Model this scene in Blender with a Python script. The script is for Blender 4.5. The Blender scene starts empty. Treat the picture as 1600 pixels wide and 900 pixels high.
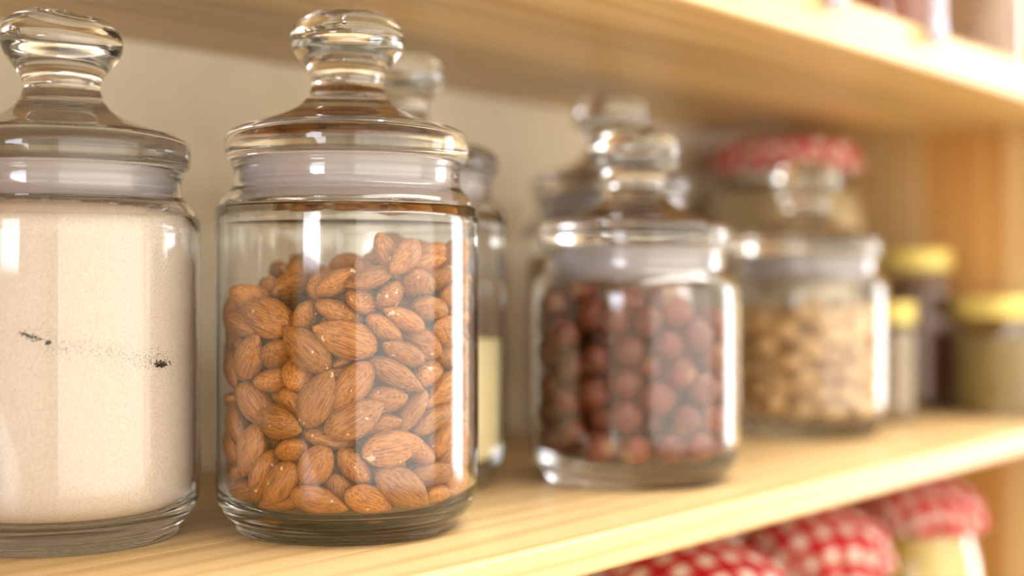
import bpy, bmesh, math, random
from mathutils import Vector, Matrix, Quaternion, noise
random.seed(11)
sc = bpy.context.scene
C = sc.collection
PI = math.pi

def lin(r, g, b):
    f = lambda c: ((c / 255) / 12.92) if c / 255 <= 0.04045 else (((c / 255) + 0.055) / 1.055) ** 2.4
    return (f(r), f(g), f(b), 1)

# ---------------------------------------------------------------- camera, world, windows' light, exposure
Z0 = 1.2                                  # height of the middle shelf's top over the floor
CAMZ = Z0 + 0.1035
ALPHA = math.radians(40.13)
cam_d = bpy.data.cameras.new('camera'); cam = bpy.data.objects.new('camera', cam_d); C.objects.link(cam)
cam.location = (0, 0, CAMZ)
cam.rotation_euler = (PI / 2, 0, ALPHA - PI / 2)
cam_d.sensor_width = 36; cam_d.lens = 47.25; cam_d.shift_y = -10 / 1600
cam_d.clip_start = 0.01
cam_d.dof.use_dof = True; cam_d.dof.focus_distance = 0.522; cam_d.dof.aperture_fstop = 2.75
sc.camera = cam

w = bpy.data.worlds.new('daylight'); sc.world = w; w.use_nodes = True
bg = w.node_tree.nodes['Background']; bg.inputs[0].default_value = (0.93, 0.96, 1.0, 1); bg.inputs[1].default_value = 1.0

def area(name, loc, rot, sx, sy, power, col):
    l = bpy.data.lights.new(name, 'AREA'); l.shape = 'RECTANGLE'; l.size = sx; l.size_y = sy
    l.energy = power; l.color = col
    o = bpy.data.objects.new(name, l); C.objects.link(o); o.location = loc; o.rotation_euler = rot
    return o
RX0, RX1, RY0, RY1, RZ = -2.4, 3.2, -2.6, 0.605, 2.5     # the room
# light of the tall window in the right wall (shines towards -X)
area('window_light_right', (RX1 - 0.02, -0.80, 1.45), (0, PI / 2, 0), 1.5, 0.9, 11, (0.90, 0.92, 1.0))
# light of the small high window in the left wall (shines towards +X)
area('window_light_left', (RX0 + 0.02, -0.42, 1.75), (0, -PI / 2, 0), 0.75, 0.75, 8, (0.90, 0.90, 1.0))
# broad white ceiling lamp close to the shelves
area('ceiling_lamp_light', (0.9, -0.05, 2.40), (0, 0, 0), 1.6, 0.5, 11, (1.0, 0.96, 0.90))
# broad fill light added before the closed rear wall (shines towards +Y)
area('rear_fill_light', (0.4, RY0 + 0.02, 1.5), (PI / 2, 0, 0), 4.4, 1.9, 18, (1.0, 0.98, 0.97))

sc.view_settings.view_transform = 'Standard'; sc.view_settings.look = 'None'
sc.view_settings.exposure = 1.3; sc.view_settings.gamma = 1; sc.view_settings.use_curve_mapping = False
cy = sc.cycles
cy.use_denoising = True
try: cy.denoiser = 'OPENIMAGEDENOISE'
except Exception: pass
cy.max_bounces = 18; cy.transmission_bounces = 16; cy.glossy_bounces = 8; cy.diffuse_bounces = 5; cy.transparent_max_bounces = 16
cy.sample_clamp_indirect = 6; cy.sample_clamp_direct = 0
cy.caustics_refractive = True; cy.caustics_reflective = True; cy.blur_glossy = 0.3

# ---------------------------------------------------------------- material helpers
def mat(name):
    m = bpy.data.materials.new(name); m.use_nodes = True
    return m, m.node_tree.nodes, m.node_tree.links, m.node_tree.nodes['Principled BSDF']
def simple(name, col, rough=0.5, bump=0.0, scale=200, var=0.0, spec=0.5, metal=0.0):
    m, N, L, P = mat(name)
    P.inputs['Roughness'].default_value = rough; P.inputs['Specular IOR Level'].default_value = spec
    P.inputs['Metallic'].default_value = metal
    tc = N.new('ShaderNodeTexCoord'); nz = N.new('ShaderNodeTexNoise'); nz.inputs['Scale'].default_value = scale
    nz.inputs['Detail'].default_value = 4
    L.new(tc.outputs['Object'], nz.inputs['Vector'])
    r = N.new('ShaderNodeValToRGB'); L.new(nz.outputs[0], r.inputs[0])
    r.color_ramp.elements[0].position = 0.3; r.color_ramp.elements[1].position = 0.7
    r.color_ramp.elements[0].color = (col[0] * (1 - var), col[1] * (1 - var), col[2] * (1 - var), 1)
    r.color_ramp.elements[1].color = (min(1, col[0] * (1 + var)), min(1, col[1] * (1 + var)), min(1, col[2] * (1 + var)), 1)
    L.new(r.outputs[0], P.inputs['Base Color'])
    if bump:
        b = N.new('ShaderNodeBump'); b.inputs['Strength'].default_value = 1; b.inputs['Distance'].default_value = bump
        L.new(nz.outputs[0], b.inputs['Height']); L.new(b.outputs[0], P.inputs['Normal'])
    return m

def glass_mat(name, col=(0.995, 1.0, 0.998, 1), ior=1.5):
    m, N, L, P = mat(name)
    g = N.new('ShaderNodeBsdfGlass'); g.inputs['Color'].default_value = col
    g.inputs['Roughness'].default_value = 0; g.inputs['IOR'].default_value = ior
    L.new(g.outputs[0], N['Material Output'].inputs['Surface']); N.remove(P)
    return m
M_GLASS = glass_mat('clear_glass')

def gasket_mat():
    m, N, L, P = mat('milky_plastic')
    P.inputs['Base Color'].default_value = (0.95, 0.92, 0.97, 1); P.inputs['Roughness'].default_value = 0.3
    P.inputs['Specular IOR Level'].default_value = 0.5
    t = N.new('ShaderNodeBsdfTranslucent'); t.inputs[0].default_value = (0.9, 0.88, 0.93, 1)
    x1 = N.new('ShaderNodeMixShader'); x1.inputs[0].default_value = 0.45
    L.new(P.outputs[0], x1.inputs[1]); L.new(t.outputs[0], x1.inputs[2])
    tr = N.new('ShaderNodeBsdfTransparent'); x2 = N.new('ShaderNodeMixShader'); x2.inputs[0].default_value = 0.2
    L.new(x1.outputs[0], x2.inputs[1]); L.new(tr.outputs[0], x2.inputs[2])
    L.new(x2.outputs[0], N['Material Output'].inputs['Surface'])
    return m
M_GASKET = gasket_mat()

def wood_mat(name, axis, light=(0.79, 0.575, 0.295), dark=(0.59, 0.37, 0.135), ring=1.0):
    """pine: long fibres along `axis`, growth rings as bands around an axis outside the stave"""
    m, N, L, P = mat(name)
    P.inputs['Roughness'].default_value = 0.36; P.inputs['Specular IOR Level'].default_value = 0.5
    tc = N.new('ShaderNodeTexCoord'); oi = N.new('ShaderNodeObjectInfo')
    off = N.new('ShaderNodeVectorMath'); off.operation = 'MULTIPLY_ADD'
    cmb = N.new('ShaderNodeCombineXYZ')
    for i in range(3): L.new(oi.outputs['Random'], cmb.inputs[i])
    off.inputs[1].default_value = (0.9, 0.7, 0.5)
    L.new(cmb.outputs[0], off.inputs[0]); L.new(tc.outputs['Object'], off.inputs[2])
    def mapped(sx):
        mp = N.new('ShaderNodeMapping'); s = [1, 1, 1]; s[axis] = sx; mp.inputs['Scale'].default_value = s
        L.new(off.outputs[0], mp.inputs['Vector']); return mp
    a = mapped(0.12)
    n1 = N.new('ShaderNodeTexNoise'); n1.inputs['Scale'].default_value = 14; n1.inputs['Detail'].default_value = 2
    L.new(a.outputs[0], n1.inputs['Vector'])
    add = N.new('ShaderNodeVectorMath'); add.operation = 'MULTIPLY_ADD'; add.inputs[1].default_value = (0.02, 0.02, 0.02)
    L.new(n1.outputs['Color'], add.inputs[0]); L.new(a.outputs[0], add.inputs[2])
    wv = N.new('ShaderNodeTexWave'); wv.wave_type = 'RINGS'; wv.rings_direction = 'XYZ'[axis]
    wv.inputs['Scale'].default_value = 38 * ring; wv.inputs['Distortion'].default_value = 1.2; wv.inputs['Detail'].default_value = 2
    wv.inputs['Detail Scale'].default_value = 0.6
    L.new(add.outputs[0], wv.inputs['Vector'])
    b = mapped(0.02)
    n2 = N.new('ShaderNodeTexNoise'); n2.inputs['Scale'].default_value = 1100; n2.inputs['Detail'].default_value = 3
    L.new(b.outputs[0], n2.inputs['Vector'])
    n3 = N.new('ShaderNodeTexNoise'); n3.inputs['Scale'].default_value = 22; n3.inputs['Detail'].default_value = 3
    L.new(a.outputs[0], n3.inputs['Vector'])
    r1 = N.new('ShaderNodeValToRGB'); r1.color_ramp.elements[0].position = 0.55; r1.color_ramp.elements[1].position = 1.0
    r1.color_ramp.elements[0].color = (0, 0, 0, 1)
    L.new(wv.outputs[0], r1.inputs[0])
    f = N.new('ShaderNodeMath'); f.operation = 'MULTIPLY_ADD'; L.new(r1.outputs[0], f.inputs[0]); f.inputs[1].default_value = 0.55
    g = N.new('ShaderNodeMath'); g.operation = 'MULTIPLY_ADD'; L.new(n2.outputs[0], g.inputs[0]); g.inputs[1].default_value = 0.35
    g.inputs[2].default_value = -0.1
    L.new(g.outputs[0], f.inputs[2])
    h = N.new('ShaderNodeMath'); h.operation = 'MULTIPLY_ADD'; L.new(n3.outputs[0], h.inputs[0]); h.inputs[1].default_value = 0.5
    h.inputs[2].default_value = -0.22
    k = N.new('ShaderNodeMath'); k.operation = 'ADD'; L.new(f.outputs[0], k.inputs[0]); L.new(h.outputs[0], k.inputs[1]); k.use_clamp = True
    mx = N.new('ShaderNodeMix'); mx.data_type = 'RGBA'; L.new(k.outputs[0], mx.inputs['Factor'])
    mx.inputs['A'].default_value = (*light, 1); mx.inputs['B'].default_value = (*dark, 1)
    hs = N.new('ShaderNodeHueSaturation'); L.new(mx.outputs['Result'], hs.inputs['Color'])
    mr = N.new('ShaderNodeMapRange'); L.new(oi.outputs['Random'], mr.inputs['Value'])
    mr.inputs['To Min'].default_value = 0.86; mr.inputs['To Max'].default_value = 1.1
    L.new(mr.outputs[0], hs.inputs['Value'])
    L.new(hs.outputs[0], P.inputs['Base Color'])
    bp = N.new('ShaderNodeBump'); bp.inputs['Strength'].default_value = 0.6; bp.inputs['Distance'].default_value = 0.0002
    L.new(f.outputs[0], bp.inputs['Height']); L.new(bp.outputs[0], P.inputs['Normal'])
    return m
M_WOOD_X = wood_mat('pine_lengthwise', 0); M_WOOD_Z = wood_mat('pine_upright', 2); M_WOOD_ZO = wood_mat('pine_upright_reddish', 2, (0.74, 0.42, 0.14), (0.56, 0.27, 0.07))

# ---------------------------------------------------------------- mesh helpers
def link(name, me, m=None, parent=None, loc=None, smooth=True, **props):
    o = bpy.data.objects.new(name, me); C.objects.link(o)
    if m and not me.materials: me.materials.append(m)
    if smooth: me.polygons.foreach_set('use_smooth', [True] * len(me.polygons))
    if parent: o.parent = parent
    if loc is not None: o.location = loc
    for k, v in props.items(): o[k] = v
    return o
def empty(name, loc, label=None, category=None, group=None, rz=0):
    o = bpy.data.objects.new(name, None); C.objects.link(o); o.location = loc; o.rotation_euler.z = rz
    o.empty_display_size = 0.02
    if label: o['label'] = label
    if category: o['category'] = category
    if group: o['group'] = group
    return o
def raw(v, f, name='mesh'):
    me = bpy.data.meshes.new(name); me.from_pydata(v, [], f); me.update(); return me
def lathe(prof, n=96, fn=None, closed=False):
    """prof: list of (r, z); r == 0 gives a pole. closed joins the last point to the first."""
    v = []; rows = []
    for r, z in prof:
        if r <= 1e-9:
            rows.append([len(v)]); v.append((0, 0, z))
        else:
            row = []
            for j in range(n):
                a = 2 * PI * j / n
                p = (r * math.cos(a), r * math.sin(a), z)
                row.append(len(v)); v.append(fn(p, a) if fn else p)
            rows.append(row)
    f = []
    m = len(rows)
    for i in range(m if closed else m - 1):
        A, B = rows[i], rows[(i + 1) % m]
        for j in range(n):
            k = (j + 1) % n
            if len(A) == 1 and len(B) == 1: continue
            if len(A) == 1: f.append((A[0], B[k], B[j]))
            elif len(B) == 1: f.append((A[j], A[k], B[0]))
            else: f.append((A[j], A[k], B[k], B[j]))
    me = raw(v, f)
    bm = bmesh.new(); bm.from_mesh(me); bmesh.ops.recalc_face_normals(bm, faces=bm.faces); bm.to_mesh(me); bm.free()
    return me
def spline(pts, sub=4):
    """Catmull-Rom through (r, z) points; a repeated point is kept as a corner"""
    out = []
    n = len(pts)
    for i in range(n - 1):
        p0 = pts[max(i - 1, 0)]; p1 = pts[i]; p2 = pts[i + 1]; p3 = pts[min(i + 2, n - 1)]
        if p1 == p2: continue
        for s in range(sub):
            t = s / sub
            q = []
            for a, b, c, d in zip(p0, p1, p2, p3):
                q.append(0.5 * (2 * b + (c - a) * t + (2 * a - 5 * b + 4 * c - d) * t * t + (3 * b - a - 3 * c + d) * t ** 3))
            out.append((max(q[0], 0), q[1]))
    out.append(pts[-1])
    return out
def box(x0, x1, y0, y1, z0, z1, bev=0.0):
    bm = bmesh.new()
    bmesh.ops.create_cube(bm, size=1)
    for v in bm.verts:
        v.co = Vector(((x0 + x1) / 2 + v.co.x * (x1 - x0), (y0 + y1) / 2 + v.co.y * (y1 - y0), (z0 + z1) / 2 + v.co.z * (z1 - z0)))
    if bev: bmesh.ops.bevel(bm, geom=list(bm.edges), offset=bev, segments=2, affect='EDGES', profile=0.5)
    me = bpy.data.meshes.new('box'); bm.to_mesh(me); bm.free(); return me
def boxes(lst):
    bm = bmesh.new()
    for b in lst:
        me = box(*b); bm.from_mesh(me); bpy.data.meshes.remove(me)
    me = bpy.data.meshes.new('boxes'); bm.to_mesh(me); bm.free(); return me
def copy_tree(o, parent=None):
    c = o.copy(); C.objects.link(c); c.parent = parent
    for ch in list(o.children): copy_tree(ch, c)
    return c

# ---------------------------------------------------------------- the room
M_WALL = simple('cream_wall_paint', lin(243, 234, 212), 0.75, 0.0002, 60, 0.03)
M_ROOM = simple('white_room_paint', lin(240, 236, 228), 0.8, 0.0002, 60, 0.02)
M_FLOOR = wood_mat('floor_pale_oak', 0, (0.80, 0.66, 0.44), (0.66, 0.50, 0.30), 0.5)
T = 0.12
def struct(name, me, m): return link(name, me, m, smooth=False, kind='structure')
struct('floor', box(RX0, RX1, RY0, RY1, -0.1, 0), M_FLOOR)
struct('ceiling', box(RX0, RX1, RY0, RY1, RZ, RZ + 0.1), M_ROOM)
struct('wall_back', box(RX0 - T, RX1 + T, RY1, RY1 + T, 0, RZ), M_WALL)
def wall_hole_x(name, x0, x1, ya, yb, za, zb):
    return struct(name, boxes([(x0, x1, RY0, ya, 0, RZ), (x0, x1, yb, RY1, 0, RZ), (x0, x1, ya, yb, 0, za), (x0, x1, ya, yb, zb, RZ)]), M_ROOM)
wall_hole_x('wall_right', RX1, RX1 + T, -1.25, -0.35, 0.70, 2.20)
wall_hole_x('wall_left', RX0 - T, RX0, -0.80, -0.05, 1.375, 2.125)
struct('wall_front', box(RX0, RX1, RY0 - T, RY0, 0, RZ), M_ROOM)
M_WHITE = simple('white_frame_paint', (0.8, 0.8, 0.8, 1), 0.4, 0, 30, 0.02)
def win_frame(name, axis, c0, a0, a1, z0, z1):
    t = 0.05; L_ = []
    for (p, q, r, s) in ((a0, a1, z0, z0 + t), (a0, a1, z1 - t, z1), (a0, a0 + t, z0, z1), (a1 - t, a1, z0, z1)):
        L_.append((c0, c0 + 0.06, p, q, r, s) if axis == 'x' else (p, q, c0, c0 + 0.06, r, s))
    struct(name, boxes(L_), M_WHITE)
win_frame('window_1', 'x', RX1 + 0.04, -1.25, -0.35, 0.70, 2.20)
win_frame('window_2', 'x', RX0 - 0.10, -0.80, -0.05, 1.375, 2.125)
lamp = empty('ceiling_lamp', (0.9, -0.05, 2.42), 'flat white ceiling lamp close to the shelves', 'lamp')
link('lamp_panel', box(-0.82, 0.82, -0.27, 0.27, 0.0, 0.08, 0.01), M_WHITE, lamp, smooth=False)
struct('rear_fill_frame', boxes([(-1.85, 2.65, RY0, RY0 + 0.012, 0.5, 0.54), (-1.85, 2.65, RY0, RY0 + 0.012, 2.46, 2.49), (-1.85, -1.81, RY0, RY0 + 0.012, 0.5, 2.49), (2.61, 2.65, RY0, RY0 + 0.012, 0.5, 2.49)]), M_WHITE)  # frame added around the rear fill light; the wall has no opening here

# ---------------------------------------------------------------- the shelf unit (glued pine staves)
PX = 1.11                                  # inner face of the right side panel
LX = -0.55
YF, YB = 0.33, 0.604
def shelf(label, ztop, t, yf=YF):
    p = empty('shelf_board', (0, 0, 0), label, 'shelf', None)
    cuts = [yf, yf + 0.047, yf + 0.103, yf + 0.151, yf + 0.214, YB]
    for i in range(len(cuts) - 1):
        ch = 0.0035 if i == 0 else 0.0004
        bm = bmesh.new(); me0 = box(LX, PX, cuts[i] + 0.00005, cuts[i + 1] - 0.00005, ztop - t, ztop)
        bm.from_mesh(me0); bpy.data.meshes.remove(me0)
        fe = [e for e in bm.edges if all(abs(v.co.y - (cuts[i] + 0.00005)) < 1e-5 for v in e.verts) and abs(e.verts[0].co.z - e.verts[1].co.z) < 1e-5]
        be = [e for e in bm.edges if all(abs(v.co.y - (cuts[i + 1] - 0.00005)) < 1e-5 for v in e.verts) and abs(e.verts[0].co.z - e.verts[1].co.z) < 1e-5]
        if i == 0: bmesh.ops.bevel(bm, geom=fe, offset=0.0022, segments=4, affect='EDGES', profile=0.5)
        else: bmesh.ops.bevel(bm, geom=fe + be, offset=0.0002, segments=1, affect='EDGES')
        me = bpy.data.meshes.new('stave'); bm.to_mesh(me); bm.free()
        o = link('stave', me, M_WOOD_X, p, smooth=False)
        if i == 0:
            for q in o.data.polygons: q.use_smooth = abs(q.normal.y) > 0.02 and abs(q.normal.z) > 0.02
    return p
GAP = 0.2295
Z_UP = Z0 + GAP + 0.027                    # top of the upper shelf
Z_LOW = Z0 - 0.017 - 0.228                 # top of the shelf below
shelf('upper pine shelf board of glued staves, its underside golden above the jars', Z_UP, 0.027)
shelf('pine shelf board carrying the almond, hazelnut and sugar jars', Z0, 0.017)
shelf('lower pine shelf board under the gingham-covered jars', Z_LOW, 0.017)
shelf('topmost pine shelf board, above the frame', Z_UP + 0.32, 0.02)
shelf('bottom pine shelf board, below the frame', 0.62, 0.02)
def panel(label, x0, x1):
    p = empty('side_panel', (0, 0, 0), label, 'shelf side', None)
    cuts = [YF - 0.002, 0.4036, 0.473, 0.530, YB]
    for i in range(4):
        link('board', box(x0, x1, cuts[i] + 0.0001, cuts[i + 1] - 0.0001, 0, 1.85, 0.0006), M_WOOD_ZO if i == 1 else M_WOOD_Z, p, smooth=False)
panel('upright pine side panel closing the shelves at the right', PX, PX + 0.022)
panel('upright pine side panel at the far left, outside the frame', LX - 0.022, LX)

# ---------------------------------------------------------------- the glass jars
def jar_outer(dh):
    lo = [(0, 0.0022), (0.030, 0.0018), (0.0425, 0.0008), (0.0445, 0.0), (0.0462, 0.0006), (0.0470, 0.0030), (0.0482, 0.0048),
          (0.0512, 0.0075), (0.0538, 0.0120), (0.0550, 0.0180), (0.0554, 0.0260), (0.0555, 0.0550)]
    hi = [(0.0553, 0.1270), (0.0546, 0.1335), (0.0527, 0.1378), (0.0500, 0.1405), (0.0481, 0.1430), (0.0475, 0.1460), (0.0476, 0.1500), (0.0486, 0.1520), (0.0484, 0.1535)]
    return lo, [(r, z - dh) for r, z in hi]
def jar_inner(dh):
    hi = [(0.0468, 0.1538), (0.0458, 0.1530), (0.0455, 0.1500), (0.0455, 0.1455), (0.0464, 0.1418), (0.0492, 0.1388), (0.0518, 0.1354), (0.0532, 0.1300), (0.0536, 0.1200)]
    lo = [(0.0537, 0.0550), (0.0535, 0.0240), (0.0525, 0.0165), (0.0500, 0.0126), (0.0460, 0.0112), (0.030, 0.0106), (0, 0.0104)]
    return [(r, z - dh) for r, z in hi], lo
def body_mesh(dh):
    lo, hi = jar_outer(dh); ih, il = jar_inner(dh)
    return lathe(spline(lo + hi + ih + il, 3), 128)
LID = [(0.0425, 0.1370), (0.0425, 0.1370), (0.0427, 0.1460), (0.0427, 0.1544), (0.0427, 0.1544), (0.0492, 0.1544), (0.0506, 0.1552), (0.0512, 0.1580), (0.0513, 0.1615), (0.0506, 0.1645),
       (0.0488, 0.1664), (0.0456, 0.1681), (0.0405, 0.1697), (0.0345, 0.1716), (0.0285, 0.1740), (0.0236, 0.1765), (0.0198, 0.1793), (0.0172, 0.1822), (0.0159, 0.1855), (0.0158, 0.1890), (0.0168, 0.1927),
       (0.0188, 0.1960), (0.0213, 0.1994), (0.0230, 0.2032), (0.0232, 0.2070), (0.0217, 0.2107), (0.0185, 0.2140), (0.0165, 0.2164), (0.0080, 0.2180), (0, 0.2185)]
def bspline(pts, sub):
    """uniform cubic B-spline with clamped ends: smooth curvature for blown glass"""
    p = [pts[0], pts[0]] + pts + [pts[-1], pts[-1]]; out = []
    for i in range(len(p) - 3):
        for s_ in range(sub):
            t = s_ / sub; w_ = ((1 - t) ** 3 / 6, (3 * t ** 3 - 6 * t * t + 4) / 6, (-3 * t ** 3 + 3 * t * t + 3 * t + 1) / 6, t ** 3 / 6)
            out.append((sum(w_[k] * p[i + k][0] for k in range(4)), sum(w_[k] * p[i + k][1] for k in range(4))))
    return out + [pts[-1]]
LID_TOP = [(0.0456, 0.1681), (0.0405, 0.1697), (0.0340, 0.1716), (0.0275, 0.1739), (0.0222, 0.1763), (0.0184, 0.1792), (0.0160, 0.1828), (0.0150, 0.1868), (0.0156, 0.1908), (0.0181, 0.1946),
           (0.0214, 0.1983), (0.0240, 0.2028), (0.0243, 0.2080), (0.0218, 0.2130), (0.0166, 0.2166), (0.0095, 0.2183), (0.0030, 0.2187), (0, 0.2187)]
def lid_profile(LID, t=0.0018):
    top = bspline(LID_TOP, 4); inn = []
    for i in range(len(top) - 1, -1, -1):
        p = top[i]; q0 = top[max(i - 1, 0)]; q1 = top[min(i + 1, len(top) - 1)]
        tx, tz = q1[0] - q0[0], q1[1] - q0[1]; l = math.hypot(tx, tz)
        nx, nz = (-tz / l, tx / l) if i < len(top) - 1 else (0, -1)
        k = t * (1 + 0.8 * max(0, 1 - i / 14))
        if i > 1: inn.append((max(p[0] + nx * k, 0) if i < len(top) - 1 else 0, p[1] + nz * k))
    zi = LID[0][1]
    end = [(0.0401, 0.1640), (0.0404, 0.1600), (0.0404, 0.1550), (0.0404, 0.1460), (0.0405, zi), (0.0405, zi), (0.0425, zi)]
    return spline(LID[:12], 4)[:-1] + top + inn + end
def lid_mesh(wob=0.0):
    def fn(p, a):
        x, y, z = p
        k = wob * max(0, (z - 0.195) / 0.02)
        return (x, y, z + k * (0.0022 * math.cos(a + 0.5) * math.hypot(x, y) / 0.023 + 0.0006 * math.sin(2 * a)))
    return lathe(lid_profile(LID), 144, fn if wob else None)
GASK = [(0.0428, 0.1375), (0.0440, 0.1377), (0.0440, 0.1398), (0.0451, 0.1402), (0.0451, 0.1412), (0.0440, 0.1418), (0.0440, 0.1450), (0.0451, 0.1454), (0.0451, 0.1464), (0.0440, 0.1470),
        (0.0440, 0.1500), (0.0450, 0.1506), (0.0450, 0.1532), (0.0484, 0.1539), (0.0488, 0.1543), (0.0428, 0.1543)]
def gasket_mesh(): return lathe(GASK, 96, closed=True)

ME_LID = lid_mesh(); ME_GASK = gasket_mesh()
LID = [(r, max(z, 0.1404)) for r, z in LID]; LID[2] = (0.0427, 0.1470); ME_LID_W = lid_mesh(1.0)
GASK = [(0.0428, 0.1410), (0.0440, 0.1412)] + GASK[6:]; ME_GASK_W = gasket_mesh()
def glass_jar(loc, dh, label, rz=0, lid=ME_LID):
    t = empty('glass_jar', loc, label, 'jar', None, rz)
    link('jar_body', BODIES.setdefault(dh, body_mesh(dh)), M_GLASS, t)
    l = link('lid', lid, M_GLASS, t, (0, 0, -dh))
    link('gasket', ME_GASK_W if lid is ME_LID_W else ME_GASK, M_GASKET, l, label='milky translucent plastic sealing ring')
    return t
BODIES = {}
POS = {'sugar': (0.301, 0.494), 'almond': (0.391, 0.4207), 'hazel': (0.585, 0.408), 'nut': (0.833, 0.4395),
       'flour': (0.4865, 0.4865), 'lentil': (0.6945, 0.503)}
glass_jar((*POS['almond'], Z0), 0.0, 'tall lidded glass jar packed with brown almonds, in sharp focus')
glass_jar((*POS['sugar'], Z0), 0.0048, 'lidded glass jar of white sugar with dark specks, cut off by the left edge', 2.2, ME_LID_W)
glass_jar((*POS['hazel'], Z0), 0.0335, 'shorter lidded glass jar filled with dark red-brown hazelnuts')
glass_jar((*POS['nut'], Z0), 0.0335, 'shorter lidded glass jar filled with pale tan nuts, right of the hazelnuts')
glass_jar((*POS['flour'], Z0), -0.003, 'lidded glass jar of cream powder standing behind the almond jar by the wall')
glass_jar((*POS['lentil'], Z0), -0.003, 'lidded glass jar with light brown contents standing behind the hazelnut jar')

# ---------------------------------------------------------------- nuts
def nut_material(name, c1, c2, dark, ridge=1.0, chips=True, rough=0.45, stretch=0.16, scale=900):
    m, N, L, P = mat(name)
    P.inputs['Roughness'].default_value = rough; P.inputs['Specular IOR Level'].default_value = 0.4
    tc = N.new('ShaderNodeTexCoord'); oi = N.new('ShaderNodeObjectInfo')
    cmb = N.new('ShaderNodeCombineXYZ')
    for i in range(3): L.new(oi.outputs['Random'], cmb.inputs[i])
    off = N.new('ShaderNodeVectorMath'); off.operation = 'MULTIPLY_ADD'; off.inputs[1].default_value = (1.7, 0.9, 1.3)
    L.new(cmb.outputs[0], off.inputs[0]); L.new(tc.outputs['Object'], off.inputs[2])
    mp = N.new('ShaderNodeMapping'); mp.inputs['Scale'].default_value = (stretch, 1, 1); L.new(off.outputs[0], mp.inputs['Vector'])
    n1 = N.new('ShaderNodeTexNoise'); n1.inputs['Scale'].default_value = scale; n1.inputs['Detail'].default_value = 2.5; n1.inputs['Distortion'].default_value = 0.6
    L.new(mp.outputs[0], n1.inputs['Vector'])
    n2 = N.new('ShaderNodeTexNoise'); n2.inputs['Scale'].default_value = 130; n2.inputs['Detail'].default_value = 2
    L.new(off.outputs[0], n2.inputs['Vector'])
    ra = N.new('ShaderNodeValToRGB'); ra.color_ramp.elements[0].position = 0.36; ra.color_ramp.elements[1].position = 0.56
    ra.color_ramp.elements[0].color = (1, 1, 1, 1); ra.color_ramp.elements[1].color = (0, 0, 0, 1)
    L.new(n1.outputs[0], ra.inputs[0])
    m1 = N.new('ShaderNodeMix'); m1.data_type = 'RGBA'; L.new(n2.outputs[0], m1.inputs['Factor'])
    m1.inputs['A'].default_value = (*c1, 1); m1.inputs['B'].default_value = (*c2, 1)
    fm = N.new('ShaderNodeMath'); fm.operation = 'MULTIPLY'; L.new(ra.outputs[0], fm.inputs[0]); fm.inputs[1].default_value = 0.75 * ridge
    m2 = N.new('ShaderNodeMix'); m2.data_type = 'RGBA'; L.new(fm.outputs[0], m2.inputs['Factor'])
    L.new(m1.outputs['Result'], m2.inputs['A']); m2.inputs['B'].default_value = (*dark, 1)
    hs = N.new('ShaderNodeHueSaturation'); mr = N.new('ShaderNodeMapRange'); L.new(oi.outputs['Random'], mr.inputs['Value'])
    mr.inputs['To Min'].default_value = 0.78; mr.inputs['To Max'].default_value = 1.22
    L.new(mr.outputs[0], hs.inputs['Value']); L.new(m2.outputs['Result'], hs.inputs['Color'])
    res = hs.outputs[0]
    if chips:
        n3 = N.new('ShaderNodeTexNoise'); n3.inputs['Scale'].default_value = 210; n3.inputs['Detail'].default_value = 3
        L.new(off.outputs[0], n3.inputs['Vector'])
        rc = N.new('ShaderNodeValToRGB'); rc.color_ramp.elements[0].position = 0.685; rc.color_ramp.elements[1].position = 0.70
        L.new(n3.outputs[0], rc.inputs[0])
        m3 = N.new('ShaderNodeMix'); m3.data_type = 'RGBA'; L.new(rc.outputs[0], m3.inputs['Factor'])
        L.new(res, m3.inputs['A']); m3.inputs['B'].default_value = (0.80, 0.62, 0.42, 1); res = m3.outputs['Result']
    L.new(res, P.inputs['Base Color'])
    b = N.new('ShaderNodeBump'); b.inputs['Strength'].default_value = 0.9 * ridge; b.inputs['Distance'].default_value = 0.00035
    L.new(n1.outputs[0], b.inputs['Height']); L.new(b.outputs[0], P.inputs['Normal'])
    return m
M_ALMOND = nut_material('almond_skin', (0.43, 0.145, 0.016), (0.58, 0.245, 0.036), (0.16, 0.036, 0.005), 1.0, True, 0.42, 0.12, 1300)
M_HAZEL = nut_material('hazelnut_shell', (0.16, 0.026, 0.009), (0.27, 0.060, 0.017), (0.06, 0.014, 0.007), 0.5, False, 0.38, 0.4, 500)
M_HAZEL_CAP = simple('hazelnut_base', (0.34, 0.17, 0.08, 1), 0.8, 0.0002, 900, 0.15)
M_NUT = nut_material('tan_shell', (0.74, 0.47, 0.19), (0.84, 0.64, 0.37), (0.42, 0.21, 0.06), 0.5, False, 0.5, 0.3, 500)

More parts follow.
